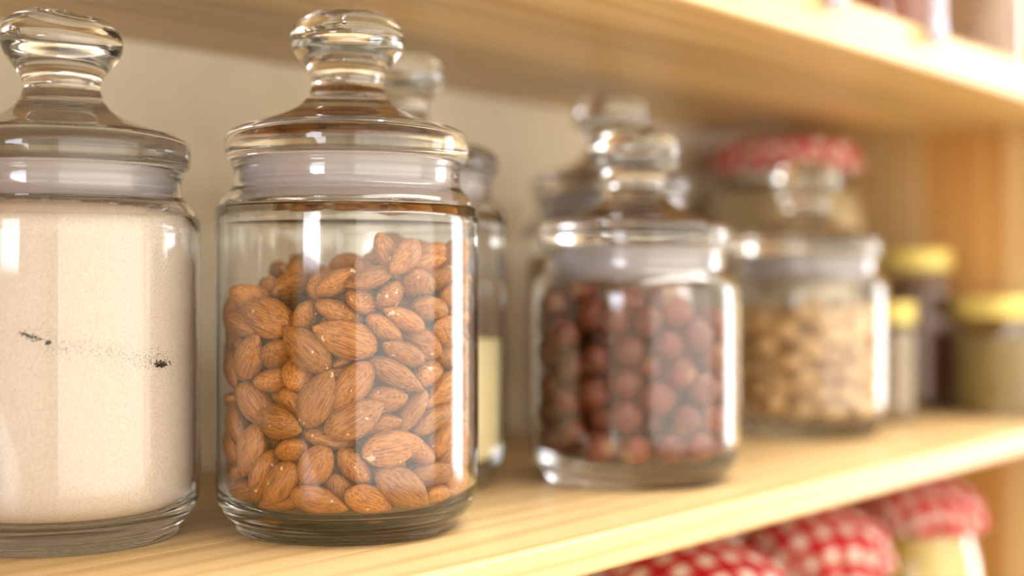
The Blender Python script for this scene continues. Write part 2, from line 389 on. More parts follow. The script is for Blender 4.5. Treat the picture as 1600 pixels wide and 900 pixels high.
def almond_mesh(a, b, c, seed):
    nu, nv = 24, 18; v = []; f = []
    rnd = random.Random(seed)
    ph = rnd.random() * 6
    for i in range(nv + 1):
        t = i / nv; t = 0.5 - 0.5 * math.cos(PI * t)
        x = (t - 0.47) * a
        r = max(0.0, math.sin(PI * t ** 0.84)) ** (0.64 + 0.10 * t)
        for j in range(nu):
            an = 2 * PI * j / nu
            k = 1 + 0.02 * math.sin(3 * an + ph) + 0.018 * math.sin(7 * an + ph * 2 + t * 3)
            sq = 1 + 0.06 * abs(math.cos(an)) ** 3
            v.append((x + 0.0004 * math.sin(ph), r * b / 2 * math.cos(an) * k * sq, r * c / 2 * math.sin(an) * k))
    for i in range(nv):
        for j in range(nu):
            f.append((i * nu + j, (i + 1) * nu + j, (i + 1) * nu + (j + 1) % nu, i * nu + (j + 1) % nu))
    bm = bmesh.new(); me = raw(v, f); bm.from_mesh(me)
    bmesh.ops.remove_doubles(bm, verts=bm.verts, dist=1e-6); bmesh.ops.recalc_face_normals(bm, faces=bm.faces)
    bm.to_mesh(me); bm.free(); return me
def hazel_mesh():
    pr = []
    n = 14
    for i in range(n + 1):
        t = i / n; an = PI * t
        r = 0.0088 * math.sin(an) ** 0.95; z = -0.0087 * math.cos(an)
        if t > 0.8: z += 0.0009 * ((t - 0.8) / 0.2) ** 2
        if t < 0.22: z = max(z, -0.0077)
        pr.append((0 if i in (0, n) else r, z))
    me = lathe(pr, 20)
    me.materials.append(M_HAZEL); me.materials.append(M_HAZEL_CAP)
    for p in me.polygons:
        if p.center.z < -0.0075: p.material_index = 1
    return me
def nut_mesh():
    nu, nv = 18, 12; v = []; f = []
    for i in range(nv + 1):
        t = 0.5 - 0.5 * math.cos(PI * i / nv); x = (t - 0.5) * 0.0205
        r = math.sqrt(max(0, 1 - (2 * t - 1) ** 2)) * (1.05 - 0.18 * t)
        for j in range(nu):
            an = 2 * PI * j / nu
            g = 1 - 0.10 * math.exp(-((an - PI / 2) / 0.25) ** 2) + 0.03 * math.cos(2 * an)
            v.append((x, r * 0.0071 * math.cos(an) * g, r * 0.0067 * math.sin(an) * g))
    for i in range(nv):
        for j in range(nu): f.append((i * nu + j, (i + 1) * nu + j, (i + 1) * nu + (j + 1) % nu, i * nu + (j + 1) % nu))
    bm = bmesh.new(); me = raw(v, f); bm.from_mesh(me)
    bmesh.ops.remove_doubles(bm, verts=bm.verts, dist=1e-6); bmesh.ops.recalc_face_normals(bm, faces=bm.faces)
    bm.to_mesh(me); bm.free(); return me
# settled positions: x, y, z in 0.01 mm from the jar floor's centre, quaternion * 1000, size in percent
ALMONDS = [
  (3885,2516,633,332,-324,-359,809,98), (-4423,874,559,755,176,263,574,106), (-2190,-4185,858,311,-26,707,634,96), (2413,-3614,431,558,64,-70,-824,89),
  (-399,3402,459,88,-67,-88,990,96), (-3936,-781,511,963,68,157,207,103), (586,-3533,446,93,995,-41,-23,93), (3032,-3407,1319,463,200,-91,-859,98),
  (3924,2407,2002,386,618,-108,-676,94), (-2656,2381,517,26,456,-885,-92,109), (-2305,4036,802,52,271,-712,-645,110), (714,-4608,657,136,-26,852,-504,97),
  (-670,-4666,1510,459,672,346,-466,92), (2813,2025,1629,138,438,466,-757,107), (1411,3349,505,343,-115,-56,931,107), (-1076,-3876,475,804,101,-21,-586,100),
  (4629,1181,1328,328,726,-52,-602,87), (2543,3861,608,9,267,518,-813,90), (-4267,1211,1473,885,-38,412,214,95), (-2609,-2319,453,958,-85,44,-270,94),
  (4420,-1210,581,485,350,-210,-773,98), (-614,4466,465,225,40,301,-926,87), (-4024,2410,802,378,220,-847,-302,95), (-2932,-3289,677,714,647,202,-179,91),
  (3984,854,710,402,762,-254,-439,104), (1275,4494,1045,350,-69,743,566,110), (-3969,-2381,621,410,806,-189,-382,91), (-1835,-3040,1252,868,5,-28,-497,105),
  (2978,2765,910,145,446,52,-882,90), (-4024,-1363,1692,770,416,476,84,102), (4618,262,1526,532,580,313,-532,91), (4044,1243,2522,426,192,78,-881,96),
  (-291,4378,1402,227,-7,-251,941,108), (-3378,-2327,1409,516,-78,-92,-848,97), (3330,-2201,521,415,-104,101,898,105), (-3748,-2505,2559,274,237,71,929,109),
  (395,-4183,1520,282,-280,33,917,109), (1807,-4091,1486,663,-197,-370,-620,92), (2604,3203,1888,338,-20,901,-272,109), (-3045,1472,1221,689,6,13,725,96),
  (2293,-4105,2423,824,-458,159,295,86), (3947,-371,1473,479,-726,110,-481,98), (-2185,2505,1505,704,-108,136,-689,108), (-3570,3057,1722,327,217,-744,-542,103),
  (-2171,-4075,2159,818,-455,-18,-351,109), (1123,3265,1367,941,78,-177,277,91), (-3449,-87,1115,959,-55,136,-241,90), (-3879,2526,2787,154,310,-916,-203,90),
  (-2524,-2066,2103,291,104,458,833,92), (3156,2335,3073,87,271,939,-194,98), (-2804,3851,2570,741,417,523,-61,87), (1302,-3007,1710,609,-174,207,746,102),
  (-1508,4037,1981,820,152,422,-354,106), (1820,4342,2691,221,-139,-755,602,103), (3844,-2678,2496,497,145,-622,-587,106), (4015,-1702,1403,239,14,402,-884,86),
  (-4722,-548,1620,409,565,-516,-496,92), (2442,-2975,2185,391,0,431,813,92), (-3719,1806,2087,136,-120,-74,-981,92), (-875,4497,2986,106,511,-41,852,99),
  (3802,-838,2617,284,719,408,485,103), (-322,-3749,2080,287,938,-134,143,100), (3027,3580,3872,163,426,512,727,106), (-3594,463,2028,891,74,131,428,97),
  (3799,1292,4243,434,53,852,288,92), (-285,4166,5479,124,306,-928,-173,110), (-4519,-815,2728,604,-148,149,769,88), (-2617,-3453,2955,278,785,465,-301,96),
  (4728,-450,2586,728,-156,665,-58,93), (-2383,2619,2538,510,-41,186,-839,106), (-1360,-3642,2821,639,-74,238,728,107), (4429,-515,4229,161,-541,-235,792,102),
  (481,4203,2569,78,-807,489,-323,93), (-4515,832,2748,763,16,56,643,88), (-1801,-4431,5428,738,-626,184,-172,86), (4607,1053,3679,463,-484,-427,608,97),
  (1226,3566,2357,833,-82,-351,-420,87), (-4647,447,5460,382,-600,-473,520,110), (-2262,-4208,4153,46,-289,-547,-784,87), (1916,3564,3530,577,-77,-262,770,97),
  (-2862,3830,4470,688,-433,-580,-60,87), (304,-4624,2674,69,51,179,-980,88), (-1932,3960,3315,919,242,210,-229,87), (-3484,1448,2877,323,135,-237,906,92),
  (2331,-4088,3796,94,319,-703,-629,104), (-3356,115,2871,21,214,-119,969,97), (-190,-4167,3835,260,-400,-326,816,106), (4372,-1769,3346,464,-638,-65,611,95),
  (-185,4615,3634,136,219,-134,957,92), (-4331,1388,3787,674,283,57,680,106), (-3900,-2494,3537,346,145,112,920,91), (3862,1516,5671,230,-190,-412,-861,97),
  (2959,2367,4547,462,274,762,362,100), (-4717,-674,3699,361,-617,422,-558,90), (1949,-3268,3082,149,953,173,198,103), (874,3156,3587,925,5,-120,-361,91),
  (-3381,2315,3710,721,-346,269,-537,106), (3229,-2157,3187,774,50,-169,-608,98), (-2117,2496,3496,441,51,39,895,109), (-3447,-978,3450,933,-51,146,325,101),
  (3767,-1596,4269,761,68,-516,-388,95), (-2952,-3162,4015,895,-62,340,281,92), (3302,-2745,4043,219,46,971,86,89), (-545,3707,3806,926,352,-138,-16,87),
  (-3744,-2382,4754,771,-138,519,341,110), (-1838,-3016,4389,849,-182,172,465,109), (949,-3953,3567,711,-224,-136,652,94), (796,4453,4021,854,124,450,-228,94),
  (-3914,75,4147,96,-278,26,-955,107), (-1849,3403,4154,752,-135,155,-626,87), (-3697,-892,5861,662,72,158,-729,102), (-1083,-4125,4261,114,-624,-379,673,96),
  (1834,3723,4501,775,237,-62,-582,108), (599,3272,4498,803,36,-185,566,101), (-3119,-3200,5953,132,-494,14,-859,106), (1095,-4020,4566,871,-13,249,-423,94),
  (3295,273,4311,280,-832,426,-220,103), (2512,2678,7350,52,-244,-807,536,101), (-3766,1549,4641,877,-34,209,-431,108), (842,-4624,5544,267,-581,494,589,101),
  (3093,-3285,5317,766,-384,-390,-336,106), (3960,2509,4597,625,-28,-723,294,105), (-3598,3056,5208,314,500,-306,747,88), (3482,-736,5074,460,-204,-149,851,98),
  (-2643,2486,4371,726,96,-5,681,88), (-1025,4453,4765,412,-884,14,219,109), (4154,-2254,5708,669,535,505,105,98), (1856,-2733,4890,608,41,-80,-789,91),
  (3959,463,5285,158,-23,-187,969,105), (-1586,3249,5067,913,358,-29,-192,95), (-2771,2418,5242,569,113,234,-780,92), (2959,-1863,5344,202,-858,466,-75,94),
  (3089,3603,5221,436,749,31,-498,92), (-4621,-1049,4885,495,192,683,502,90), (-203,-4241,5117,534,423,697,226,91), (2037,-4221,5445,288,632,-530,486,95),
  (1555,4213,5591,316,-300,-73,897,105), (-3156,-1465,4796,416,-167,408,795,108), (-1222,-3725,5588,457,726,-467,-213,109), (2336,2805,5369,57,981,-145,112,102),
  (4683,-623,6175,719,-249,-605,235,99), (3183,3423,6955,765,554,-306,-117,109), (-3903,1254,5742,630,265,411,604,93), (-3614,2151,6202,452,-23,506,735,92),
  (4137,2218,6546,378,-772,97,-501,103), (-3729,-157,5055,720,-90,-89,682,86), (-2766,3846,5872,772,488,371,168,89), (4175,529,6309,478,161,157,-849,105),
  (2405,-2505,5859,158,-224,-17,961,100), (-258,-3347,5964,362,-10,16,932,97), (1177,4424,6390,983,-23,-183,-1,94), (-3074,-1751,6123,920,111,172,333,91),
  (3647,-1397,6248,428,-200,313,824,101), (2380,2797,6288,980,100,173,-12,87), (1232,-3092,5489,647,-96,-58,754,89), (-3306,316,6717,602,-190,-98,-769,104),
  (2868,-1609,7006,356,346,-118,-860,101), (531,-3458,6888,240,-124,-181,946,108), (2334,-3726,6371,959,-280,-42,-20,100), (-2314,-2371,6656,578,448,227,-643,107),
  (-2022,2651,6413,992,-110,-47,-38,108), (-4511,-1493,6184,369,430,640,519,91), (2126,-3065,7215,711,73,-42,-698,105), (-1262,3941,6316,96,895,-376,221,103),
  (-4519,-602,6975,563,11,-518,-644,90), (4644,393,7837,557,499,-587,-311,110), (3547,292,7374,383,-531,-81,752,109), (-472,-912,8885,84,-940,-36,-328,110),
  (-2093,-3846,6418,467,-100,-127,869,93), (2664,-2524,8244,467,-284,-831,105,86), (3689,-2500,7539,135,613,145,-765,108), (-1097,-3222,6738,206,-777,566,181,97),
  (3776,1713,7716,43,-427,757,493,99), (1789,3993,7343,268,-40,955,-120,93), (-3,3980,6826,735,312,-434,-417,108), (1686,-3604,7981,175,306,934,65,110),
  (3243,-3492,7224,679,496,520,-152,87), (-404,1612,8486,698,-12,-454,-553,94), (-2098,3489,7001,857,-168,-131,-470,96), (-4488,744,6933,19,-557,767,-320,104),
  (-198,-4592,6598,935,331,-123,-16,98), (3901,-1267,8403,317,157,881,314,100), (3298,3032,8042,126,229,944,-199,86), (66,-527,8182,174,140,952,208,98),
  (4355,-1182,7476,49,728,-658,187,107), (-4109,535,7948,935,153,175,267,107), (1118,4475,7720,80,975,-80,193,86), (-3057,2721,7192,289,556,763,160,106),
  (-718,3319,7417,309,-192,-153,919,100), (465,-1884,8252,875,226,426,-49,103), (1986,895,8386,414,-302,147,846,89), (2849,1750,8812,151,-81,787,-592,100),
  (-3185,2052,8250,173,421,889,43,108), (-2356,-3160,7458,397,-791,-463,44,105), (-3873,-2335,7158,349,116,190,910,108), (-1577,-3947,8441,0,950,-62,306,98),
  (-3414,-1257,6924,855,-498,-38,-140,89), (2372,3408,8527,179,70,-440,-877,94), (-4153,2025,7276,618,-413,139,655,97), (1080,-3562,8670,375,-157,909,89,91),
  (-3064,-1701,8014,37,650,739,175,102), (-1100,4634,7217,746,641,17,179,89), (-2945,668,8994,481,-866,28,-134,109), (43,546,8928,426,-596,279,621,99),
  (2953,-1398,8470,159,-809,-297,-482,88), (-1554,67,8657,192,-229,716,631,91), (1280,3103,7837,953,-37,-113,-280,98), (-1423,-4497,7409,19,-176,-621,764,98),
  (1050,442,8631,252,-542,-137,790,109), (-4088,-994,7893,851,231,165,441,99), (-2407,-1005,8838,160,33,57,-985,101), (-1139,-3419,7676,371,-696,601,126,94),
  (738,-4496,7552,965,243,75,-69,103), (-2010,-2466,8701,619,24,-543,-567,93), (1322,-1290,8886,76,-274,-945,-158,100), (-353,4414,8064,102,-186,968,136,102),
  (-2300,3983,7759,946,-63,-75,310,90), (-3330,2262,9368,686,-478,249,-489,106), (-2309,2087,9501,576,373,-429,-588,94), (2904,-297,8928,569,-801,-111,149,107),
  (2253,2424,8812,717,442,534,-66,87), (-1338,2489,9058,245,-583,-773,55,95), (-1074,3142,8262,195,883,-428,23,88), (-1343,998,9496,234,-169,233,929,103),
  (-3709,-2119,8716,952,111,-23,-285,106), (957,3028,9418,234,-118,320,910,109), (-3462,-237,9301,532,-356,-762,-96,89), (-2726,3219,8555,959,-131,-158,-195,92),
  (915,1970,8949,911,-17,106,397,102), (93,3041,8366,48,-464,-863,196,88), (1395,3949,8641,262,-104,467,-838,96), (-2979,-3393,8393,263,-301,68,914,102),
  (-366,-4616,9297,149,414,98,-893,90), (2455,3924,9368,978,-69,156,-122,87), (967,-4597,8496,448,-839,193,241,92), (3209,2955,9213,144,-155,-929,-303,92),
  (-259,2238,9272,655,-415,-112,621,88), (-3817,1594,10163,489,-224,-473,698,106), (674,-2576,9199,660,562,481,-130,98), (-1817,4290,8623,157,-51,403,-900,92),
  (-486,-652,9893,292,-646,695,-121,89), (-953,-2730,9147,347,70,568,-743,100), (-3036,3225,10096,766,-220,601,-66,93), (-1527,-4449,9525,368,-217,761,489,103),
  (-1559,-1698,9351,1,67,-997,-38,90), (-2537,-788,9924,913,-343,216,-39,103), (-3898,-1335,10719,999,3,48,-16,91), (-4272,1916,8741,572,-559,-276,534,108),
  (1141,4539,10208,743,614,236,-118,90), (-1254,1926,10089,241,-274,710,-602,106), (-2810,-2990,9589,501,445,-527,-523,103), (-282,-3865,8482,583,159,-59,-794,109),
  (-2521,1597,10466,235,-822,449,-261,102), (-2707,209,10512,217,743,525,-354,106), (-4468,421,9567,555,349,-330,679,108), (-4242,-342,10229,172,929,237,228,87),
  (-908,3809,9187,516,-36,-345,783,91), (216,4289,9055,192,-321,913,161,100), (-1829,-35,9717,152,330,398,-843,90), (-1097,3402,10037,385,-775,465,185,100),
  (-171,4068,9907,64,-321,-927,-181,88), (-4376,-905,9246,355,780,-288,428,89), (1232,3680,10173,426,-458,312,716,93), (-2409,3847,9356,167,155,72,-971,100),
  (-3673,-1803,9905,424,-125,-401,-802,109),
]
HAZELNUTS = [
  (-4209,837,908,619,-427,639,166,106), (3927,-2067,814,173,560,394,-708,89), (-978,4256,860,764,-513,-171,-352,96), (-3572,-2428,890,225,-210,321,-896,103),
  (732,-4312,797,580,13,-795,176,93), (2264,-3776,964,475,127,780,-388,98), (-2553,3450,958,611,-670,-415,76,110), (-2424,-3640,862,901,304,40,-306,97),
  (-78,-4451,2287,677,333,481,446,92), (1872,3883,941,107,330,709,614,107), (-4266,-896,856,218,571,-8,792,98), (-891,-4246,868,790,599,-113,59,100),
  (4226,1346,768,128,940,123,-290,87), (-3096,-3153,2288,823,269,295,405,94), (410,3148,745,764,-346,159,-521,87), (-3756,2326,1567,553,-378,-612,420,95),
  (4310,-262,886,149,-614,-411,-657,104), (3296,2736,965,458,307,564,615,110), (-1731,-4112,2234,857,21,-193,477,91), (1005,-2890,1677,184,-544,505,-644,105),
  (2365,-2150,842,627,521,312,488,97), (3475,2785,2653,134,-194,-808,-540,90), (1313,-4165,3070,318,445,815,193,102), (3279,-1149,1848,638,281,-99,710,91),
  (385,4303,1926,451,607,345,556,108), (-2616,1652,753,37,-854,396,336,86), (-2768,-1453,2094,894,345,-96,-271,97), (3216,-2912,2129,339,744,561,133,105),
  (-2144,2358,2304,964,153,-166,-140,98), (-3014,787,2305,757,-105,-528,369,109), (1773,-2587,3153,230,878,354,227,92), (2096,3751,2729,109,909,-399,-52,109),
  (-3508,2660,3153,438,427,790,-39,96), (33,-3096,2992,145,-398,-634,647,86), (4171,1388,2340,894,-297,-186,279,98), (-1580,4017,2460,455,580,598,-315,108),
  (-4343,-418,2492,330,694,-601,-217,103), (-3872,-1895,3402,837,-542,23,68,109), (3327,-2768,3911,237,-5,-544,805,107), (4320,1121,3900,182,-964,-92,-168,91),
  (4404,-266,2597,779,-251,-498,287,96), (-2496,3676,3854,385,-828,-56,-404,90), (-3333,-2951,4642,700,-504,478,166,92), (2888,1542,3463,868,38,284,404,95),
  (3277,2937,4246,984,-64,9,168,98), (-1697,2516,4570,677,-538,177,471,87), (-456,-4338,3892,378,-925,36,-6,102), (2739,-1364,3260,748,-562,227,272,90),
  (603,4258,3715,883,177,144,409,106), (-4186,1164,3603,683,-380,-286,555,103), (-2121,-3771,3804,697,234,-586,340,106), (4242,-1482,3562,371,204,-309,-851,86),
  (-933,3694,3988,705,445,-315,-453,91), (-2192,-2074,3713,720,-502,95,-469,92), (2170,-3878,4437,340,127,607,-707,92), (-3587,2368,4872,577,338,-559,490,108),
  (-3060,565,4664,166,381,485,-770,92), (-1396,-4168,5333,430,-353,759,338,99), (1519,2786,4160,924,-115,-194,-309,106), (-3057,-1362,4978,440,-111,884,113,103),
  (2775,3339,5783,404,-861,-275,140,100), (-143,4301,5347,217,67,527,819,106), (-4336,-637,5784,628,-629,-452,78,97), (792,-3203,4275,267,-827,-430,244,89),
  (3299,-1250,4716,946,-29,-223,-235,92), (-1920,3817,5559,796,429,324,278,110), (-4359,977,5363,344,344,-167,857,88), (-4358,-407,4167,637,102,273,-713,96),
  (4432,-169,4745,505,310,518,617,93), (-3188,2929,6547,92,-287,-588,751,106), (-1909,-2591,5263,308,-474,-512,647,97), (344,-4314,5453,209,765,608,43,107),
  (1530,4154,5154,413,183,887,93,93), (-1750,1988,7280,703,-679,119,173,108), (-3743,-2418,6040,372,82,-612,-693,91), (-4418,66,7240,154,-174,800,-553,93),
  (3978,1672,5447,205,204,-57,-956,109), (2809,1279,6560,624,-507,505,-313,87), (-2629,-1177,6693,681,317,539,-381,110), (1030,-2874,5833,364,804,471,-2,86),
  (3486,2756,7078,372,-485,411,676,91), (4218,1454,7068,189,-523,272,786,87), (4265,-1392,5879,11,-234,-526,817,88), (3520,-2721,5583,632,-52,708,-312,93),
  (1982,-316,6877,594,462,644,-139,93), (-133,1601,7158,243,-880,405,46,87), (-3183,384,6249,481,-832,-30,-276,92), (-701,-4293,6878,275,242,720,-589,104),
  (1665,-4093,6537,300,-16,-129,-945,95), (438,-564,6995,4,947,-318,48,88), (-779,4223,7044,357,-353,-326,-801,110), (-1193,57,6737,672,518,-109,518,97),
  (253,-2257,7144,168,-640,-431,614,106), (2666,-1506,6126,342,-768,515,-169,95), (-1232,-1251,7895,936,-256,-239,35,107), (988,4322,6595,856,316,302,-275,92),
  (-3446,1415,7536,208,933,-212,203,106), (4414,71,6359,324,742,-347,-473,97), (3335,238,7671,617,430,-257,607,101), (1919,2425,7272,56,978,-81,-184,100),
  (-4213,-1464,7198,21,16,899,438,90), (-1314,-2816,7228,740,-19,-299,-603,88), (2928,-3167,7075,843,216,-467,-156,103), (-294,343,8088,122,-64,-209,-968,100),
  (409,3030,7224,761,389,-453,-254,91), (-2973,-189,8155,458,554,-287,633,106), (-2524,-3567,6470,14,-148,236,-960,99), (3764,-1654,7347,78,-542,440,-712,98),
  (-2559,2153,8846,373,-571,543,-489,98), (-2248,3649,7962,64,755,306,577,109), (-3154,-2591,7706,265,-254,908,-204,101),
]
TAN_NUTS = [
  (4392,1343,894,5,749,215,627,90), (3800,2527,1029,246,-634,-325,-657,98), (-3918,2081,757,84,443,-890,66,106), (3799,-2462,721,317,-92,912,-244,89),
  (-1411,4246,725,386,-148,619,-668,96), (-3885,-2257,868,26,473,730,492,103), (2712,-3603,769,285,-95,914,-274,98), (-2818,3359,992,856,-45,509,-83,109),
  (-4394,73,744,116,655,-743,-72,110), (-2568,-3622,674,433,133,347,822,97), (1179,-4353,679,787,-604,-91,-81,92), (2562,3635,829,342,890,-277,123,107),
  (-608,-4450,716,100,-5,425,900,100), (4542,76,800,464,-211,837,199,87), (2623,2077,634,202,-862,461,-60,90), (-3140,-1101,665,858,-42,170,-483,94),
  (-190,3839,627,865,-288,-256,322,87), (-4399,930,1932,418,-203,232,-855,95), (3220,699,952,527,285,-417,684,104), (-45,4500,1931,763,617,-142,130,110),
  (-4518,-894,1892,590,-135,-402,687,91), (-1192,-3139,952,246,453,-721,464,105), (4397,-1171,974,608,-108,785,-47,97), (1099,4232,1051,719,-99,-223,-651,90),
  (1013,-4205,2034,64,-438,-672,594,102), (4118,2094,2449,452,-256,-749,412,91), (-1295,3054,1523,99,-969,-221,38,108), (-2007,4110,2137,769,572,248,142,98),
  (-3264,-48,1951,744,62,-33,665,109), (1790,4040,2299,547,780,182,-245,109), (-3125,1788,1836,193,-553,-774,-240,96), (4538,432,2205,734,180,-368,-541,98),
  (-3286,-3033,1994,868,176,71,-459,109), (3637,-2635,2204,206,-481,655,546,107), (3058,3143,2208,194,-954,-203,-108,91), (-4188,1951,2878,599,-565,-265,502,90),
  (-637,-4285,2047,401,809,420,90,99), (4429,-1173,2691,685,-261,-631,254,96), (-990,4253,3073,289,-537,-792,-20,94), (-2019,-4105,2064,740,260,-522,335,92),
  (1982,-3195,2001,205,-205,-590,754,109), (2929,2177,3285,465,444,668,-375,95), (4184,1762,4076,383,-542,211,718,98), (-3340,3223,2551,49,464,-415,-781,87),
  (206,-4526,3402,622,-369,-514,-461,102), (3546,-460,1838,232,-710,594,-297,90), (-4404,-1145,3201,411,462,405,673,103), (3217,-1449,2863,594,-511,-496,-375,86),
  (3713,2751,4868,553,-324,724,256,88), (-823,-3308,2944,232,85,-62,-967,92), (1444,-3789,3264,693,57,-240,-677,92), (-3494,2792,3935,106,-905,-400,99,108),
  (-4238,432,3089,92,-69,-993,-12,92), (-2632,-3430,3227,152,106,-438,-880,99), (3460,996,2870,554,-18,794,249,103), (2796,3504,3625,599,67,741,296,106),
  (-3652,-2596,3649,678,-110,-620,-379,103), (-2105,3590,3453,8,557,794,244,100), (596,4470,3542,38,218,375,-900,106), (-730,3362,4149,290,167,-697,-634,108),
  (-3123,-848,3162,384,429,422,700,97), (-2332,3513,4892,326,715,-425,-450,110), (-3456,1296,3652,263,-349,-49,-898,88), (-1373,-4363,3700,382,900,-167,-126,96),
  (2986,-3397,3213,360,-734,-576,13,93), (291,-3225,4027,159,963,213,-38,107), (1815,3987,4500,678,-417,-554,243,93), (-2741,1899,4585,115,-174,537,-817,88),
  (-1443,-3106,4086,199,230,-941,150,86), (4555,297,3795,196,722,-228,-623,97), (3532,-577,4356,380,395,-289,785,109), (-760,-4554,4785,143,-958,149,200,87),
  (1878,-2862,4223,365,790,451,-197,86), (3535,1753,5789,147,582,-527,-601,97), (-1349,4448,4558,579,-573,-442,-375,87), (2246,-4033,4307,794,-43,601,79,88),
  (4076,-2076,3712,496,-20,135,-858,93), (874,-4468,4809,186,47,-888,417,95), (-3300,3056,6054,652,598,121,451,110), (-4211,-1399,4558,892,240,222,-313,97),
  (3361,-3065,4551,152,-439,885,-37,95), (-1160,3298,5543,26,-793,-553,256,92), (-4146,5,4319,20,-71,11,-997,106), (-3193,-2178,5011,303,36,-880,-364,91),
  (4440,739,5509,493,-329,788,163,97), (269,4522,4904,395,-903,48,-164,100), (-2730,-3726,4526,344,-881,177,-273,88), (1047,-3226,5400,166,-273,-467,825,103),
  (2702,3526,5290,265,-659,-679,-185,91), (-4243,1576,4946,393,726,315,467,106), (-3176,-3212,5880,292,-486,-800,-195,99), (4269,1657,7020,530,628,-158,-548,98),
  (-2219,2052,6041,457,-725,231,460,109), (-4514,25,5689,720,-112,-146,669,101), (4329,-579,5574,895,315,232,-215,95), (-485,4499,6075,933,-347,-63,-72,99),
  (-3200,793,5470,72,-620,748,225,102), (-1962,-2682,5194,213,-575,668,-421,92), (-4105,-1772,6203,271,-558,-226,751,110), (2554,-3634,5643,724,325,439,421,94),
  (-3512,-337,6680,799,-323,117,494,107), (1236,-4390,6315,194,-561,537,599,95), (395,-3203,6667,158,-962,-84,-205,110), (-2022,4105,6329,833,276,431,-212,87),
  (-1729,755,6744,70,366,178,-911,102), (-950,-2152,6313,740,114,247,615,96), (4073,-1678,4900,68,11,-938,-341,87), (906,1669,6037,433,817,-337,-178,100),
  (1381,3286,5674,403,515,-500,-567,108), (-2422,-3384,7090,39,-486,825,-285,105), (-106,-4526,6094,555,281,773,-124,94), (3786,-2405,5983,525,-59,447,-722,108),
  (1726,-1152,6586,450,-844,-89,278,105), (298,3002,6713,506,176,-515,-669,101), (-4018,2160,7233,720,-525,-28,453,93), (-1639,-3945,6063,910,-145,-275,274,106),
  (2379,-2387,6304,30,839,532,-114,89), (334,745,6936,794,544,-126,-239,106), (-1096,2464,6825,463,559,-556,-405,99), (-1418,-741,6726,24,-124,-991,-54,86),
  (-1649,-1754,7398,460,251,131,-841,94), (4524,-156,6938,574,400,581,416,103), (2,-1554,7098,178,874,-339,-299,107), (1501,2342,7085,644,506,563,-109,101),
  (-3255,986,7395,373,6,-660,-652,108), (-1103,-4352,7392,242,-184,-935,183,101), (2708,1259,6821,132,938,-309,89,106), (3222,-1352,7043,816,-94,145,552,109),
  (1196,4351,6936,736,644,-204,-33,105), (-4510,877,6788,347,514,-781,-80,88), (-2975,-1848,7235,391,577,515,500,92), (3059,3071,6438,305,-910,-119,255,98),
]

def fill(data, name, meshes, m, jar, rot, label, category, group, h0=0.0113, k=0.01):
    jx, jy = POS[jar]; R = Matrix.Rotation(rot, 4, 'Z'); proto = {}; made = []
    for i, (x, y, z, qw, qx, qy, qz, s) in enumerate(data):
        x, y, z, qw, qx, qy, qz, s = x / 1000, y / 1000, z / 1000, qw, qx, qy, qz, s / 100
        mi = i % len(meshes)
        if mi not in proto:
            o = link(name, meshes[mi], m, label=label, category=category, group=group); proto[mi] = o
        else:
            o = proto[mi].copy(); C.objects.link(o)
        q = Quaternion((qw, qx, qy, qz)).normalized()
        M = Matrix.Translation((jx, jy, Z0 + h0)) @ R @ Matrix.Translation((x * k, y * k, z * k)) @ q.to_matrix().to_4x4() @ Matrix.Diagonal((s, s, s, 1))
        loc, rq, scl = M.decompose()
        made.append(o); o.location = loc; o.rotation_mode = 'QUATERNION'; o.rotation_quaternion = rq; o.scale = scl
    return made
ORD = ['first', 'second', 'third', 'fourth', 'fifth', 'sixth', 'seventh', 'eighth', 'ninth', 'tenth', 'eleventh', 'twelfth', 'thirteenth', 'fourteenth', 'fifteenth']
def name_front(objs, jar, noun, layer, r_min, where):
    """each nut lying against the glass on the camera's side gets a label by its layer and place from the left"""
    jx, jy = POS[jar]; to = Vector((-jx, -jy)).normalized(); rt = Vector((-to.y, to.x))
    rows = {}
    for o in objs:
        v = Vector((o.location.x - jx, o.location.y - jy)); h = o.location.z - Z0 - 0.011
        if v.length > r_min and v.dot(to) > 0.45 * v.length: rows.setdefault(int(h / layer), []).append((v.dot(rt), o))
    for k, row in rows.items():
        for i, (u, o) in enumerate(sorted(row, key=lambda q: q[0])):
            o['label'] = '%s at %s front glass, %s layer up, %s from left' % (noun, where, ORD[k], ORD[i])
name_front(fill(ALMONDS, 'almond', [almond_mesh(0.0245, 0.0138, 0.0098, i) for i in range(5)], M_ALMOND, 'almond', PI,
     'brown ridged almond in the tall jar, behind those at its front glass', 'almond', 'almonds in the tall jar'), 'almond', 'brown almond', 0.0120, 0.036, "the tall jar's")
name_front(fill(HAZELNUTS, 'hazelnut', [hazel_mesh()], None, 'hazel', 0.4,
     'red-brown hazelnut deeper in its jar, behind those at the front glass', 'hazelnut', 'hazelnuts in the shorter jar'), 'hazel', 'hazelnut', 0.0150, 0.034, "its jar's")
name_front(fill(TAN_NUTS, 'tan_nut', [nut_mesh()], M_NUT, 'nut', 0.9,
     'pale tan nut deeper in its jar, behind those at the front glass', 'nut', 'pale tan nuts in the blurred jar'), 'nut', 'pale tan nut', 0.0140, 0.034, "its jar's")

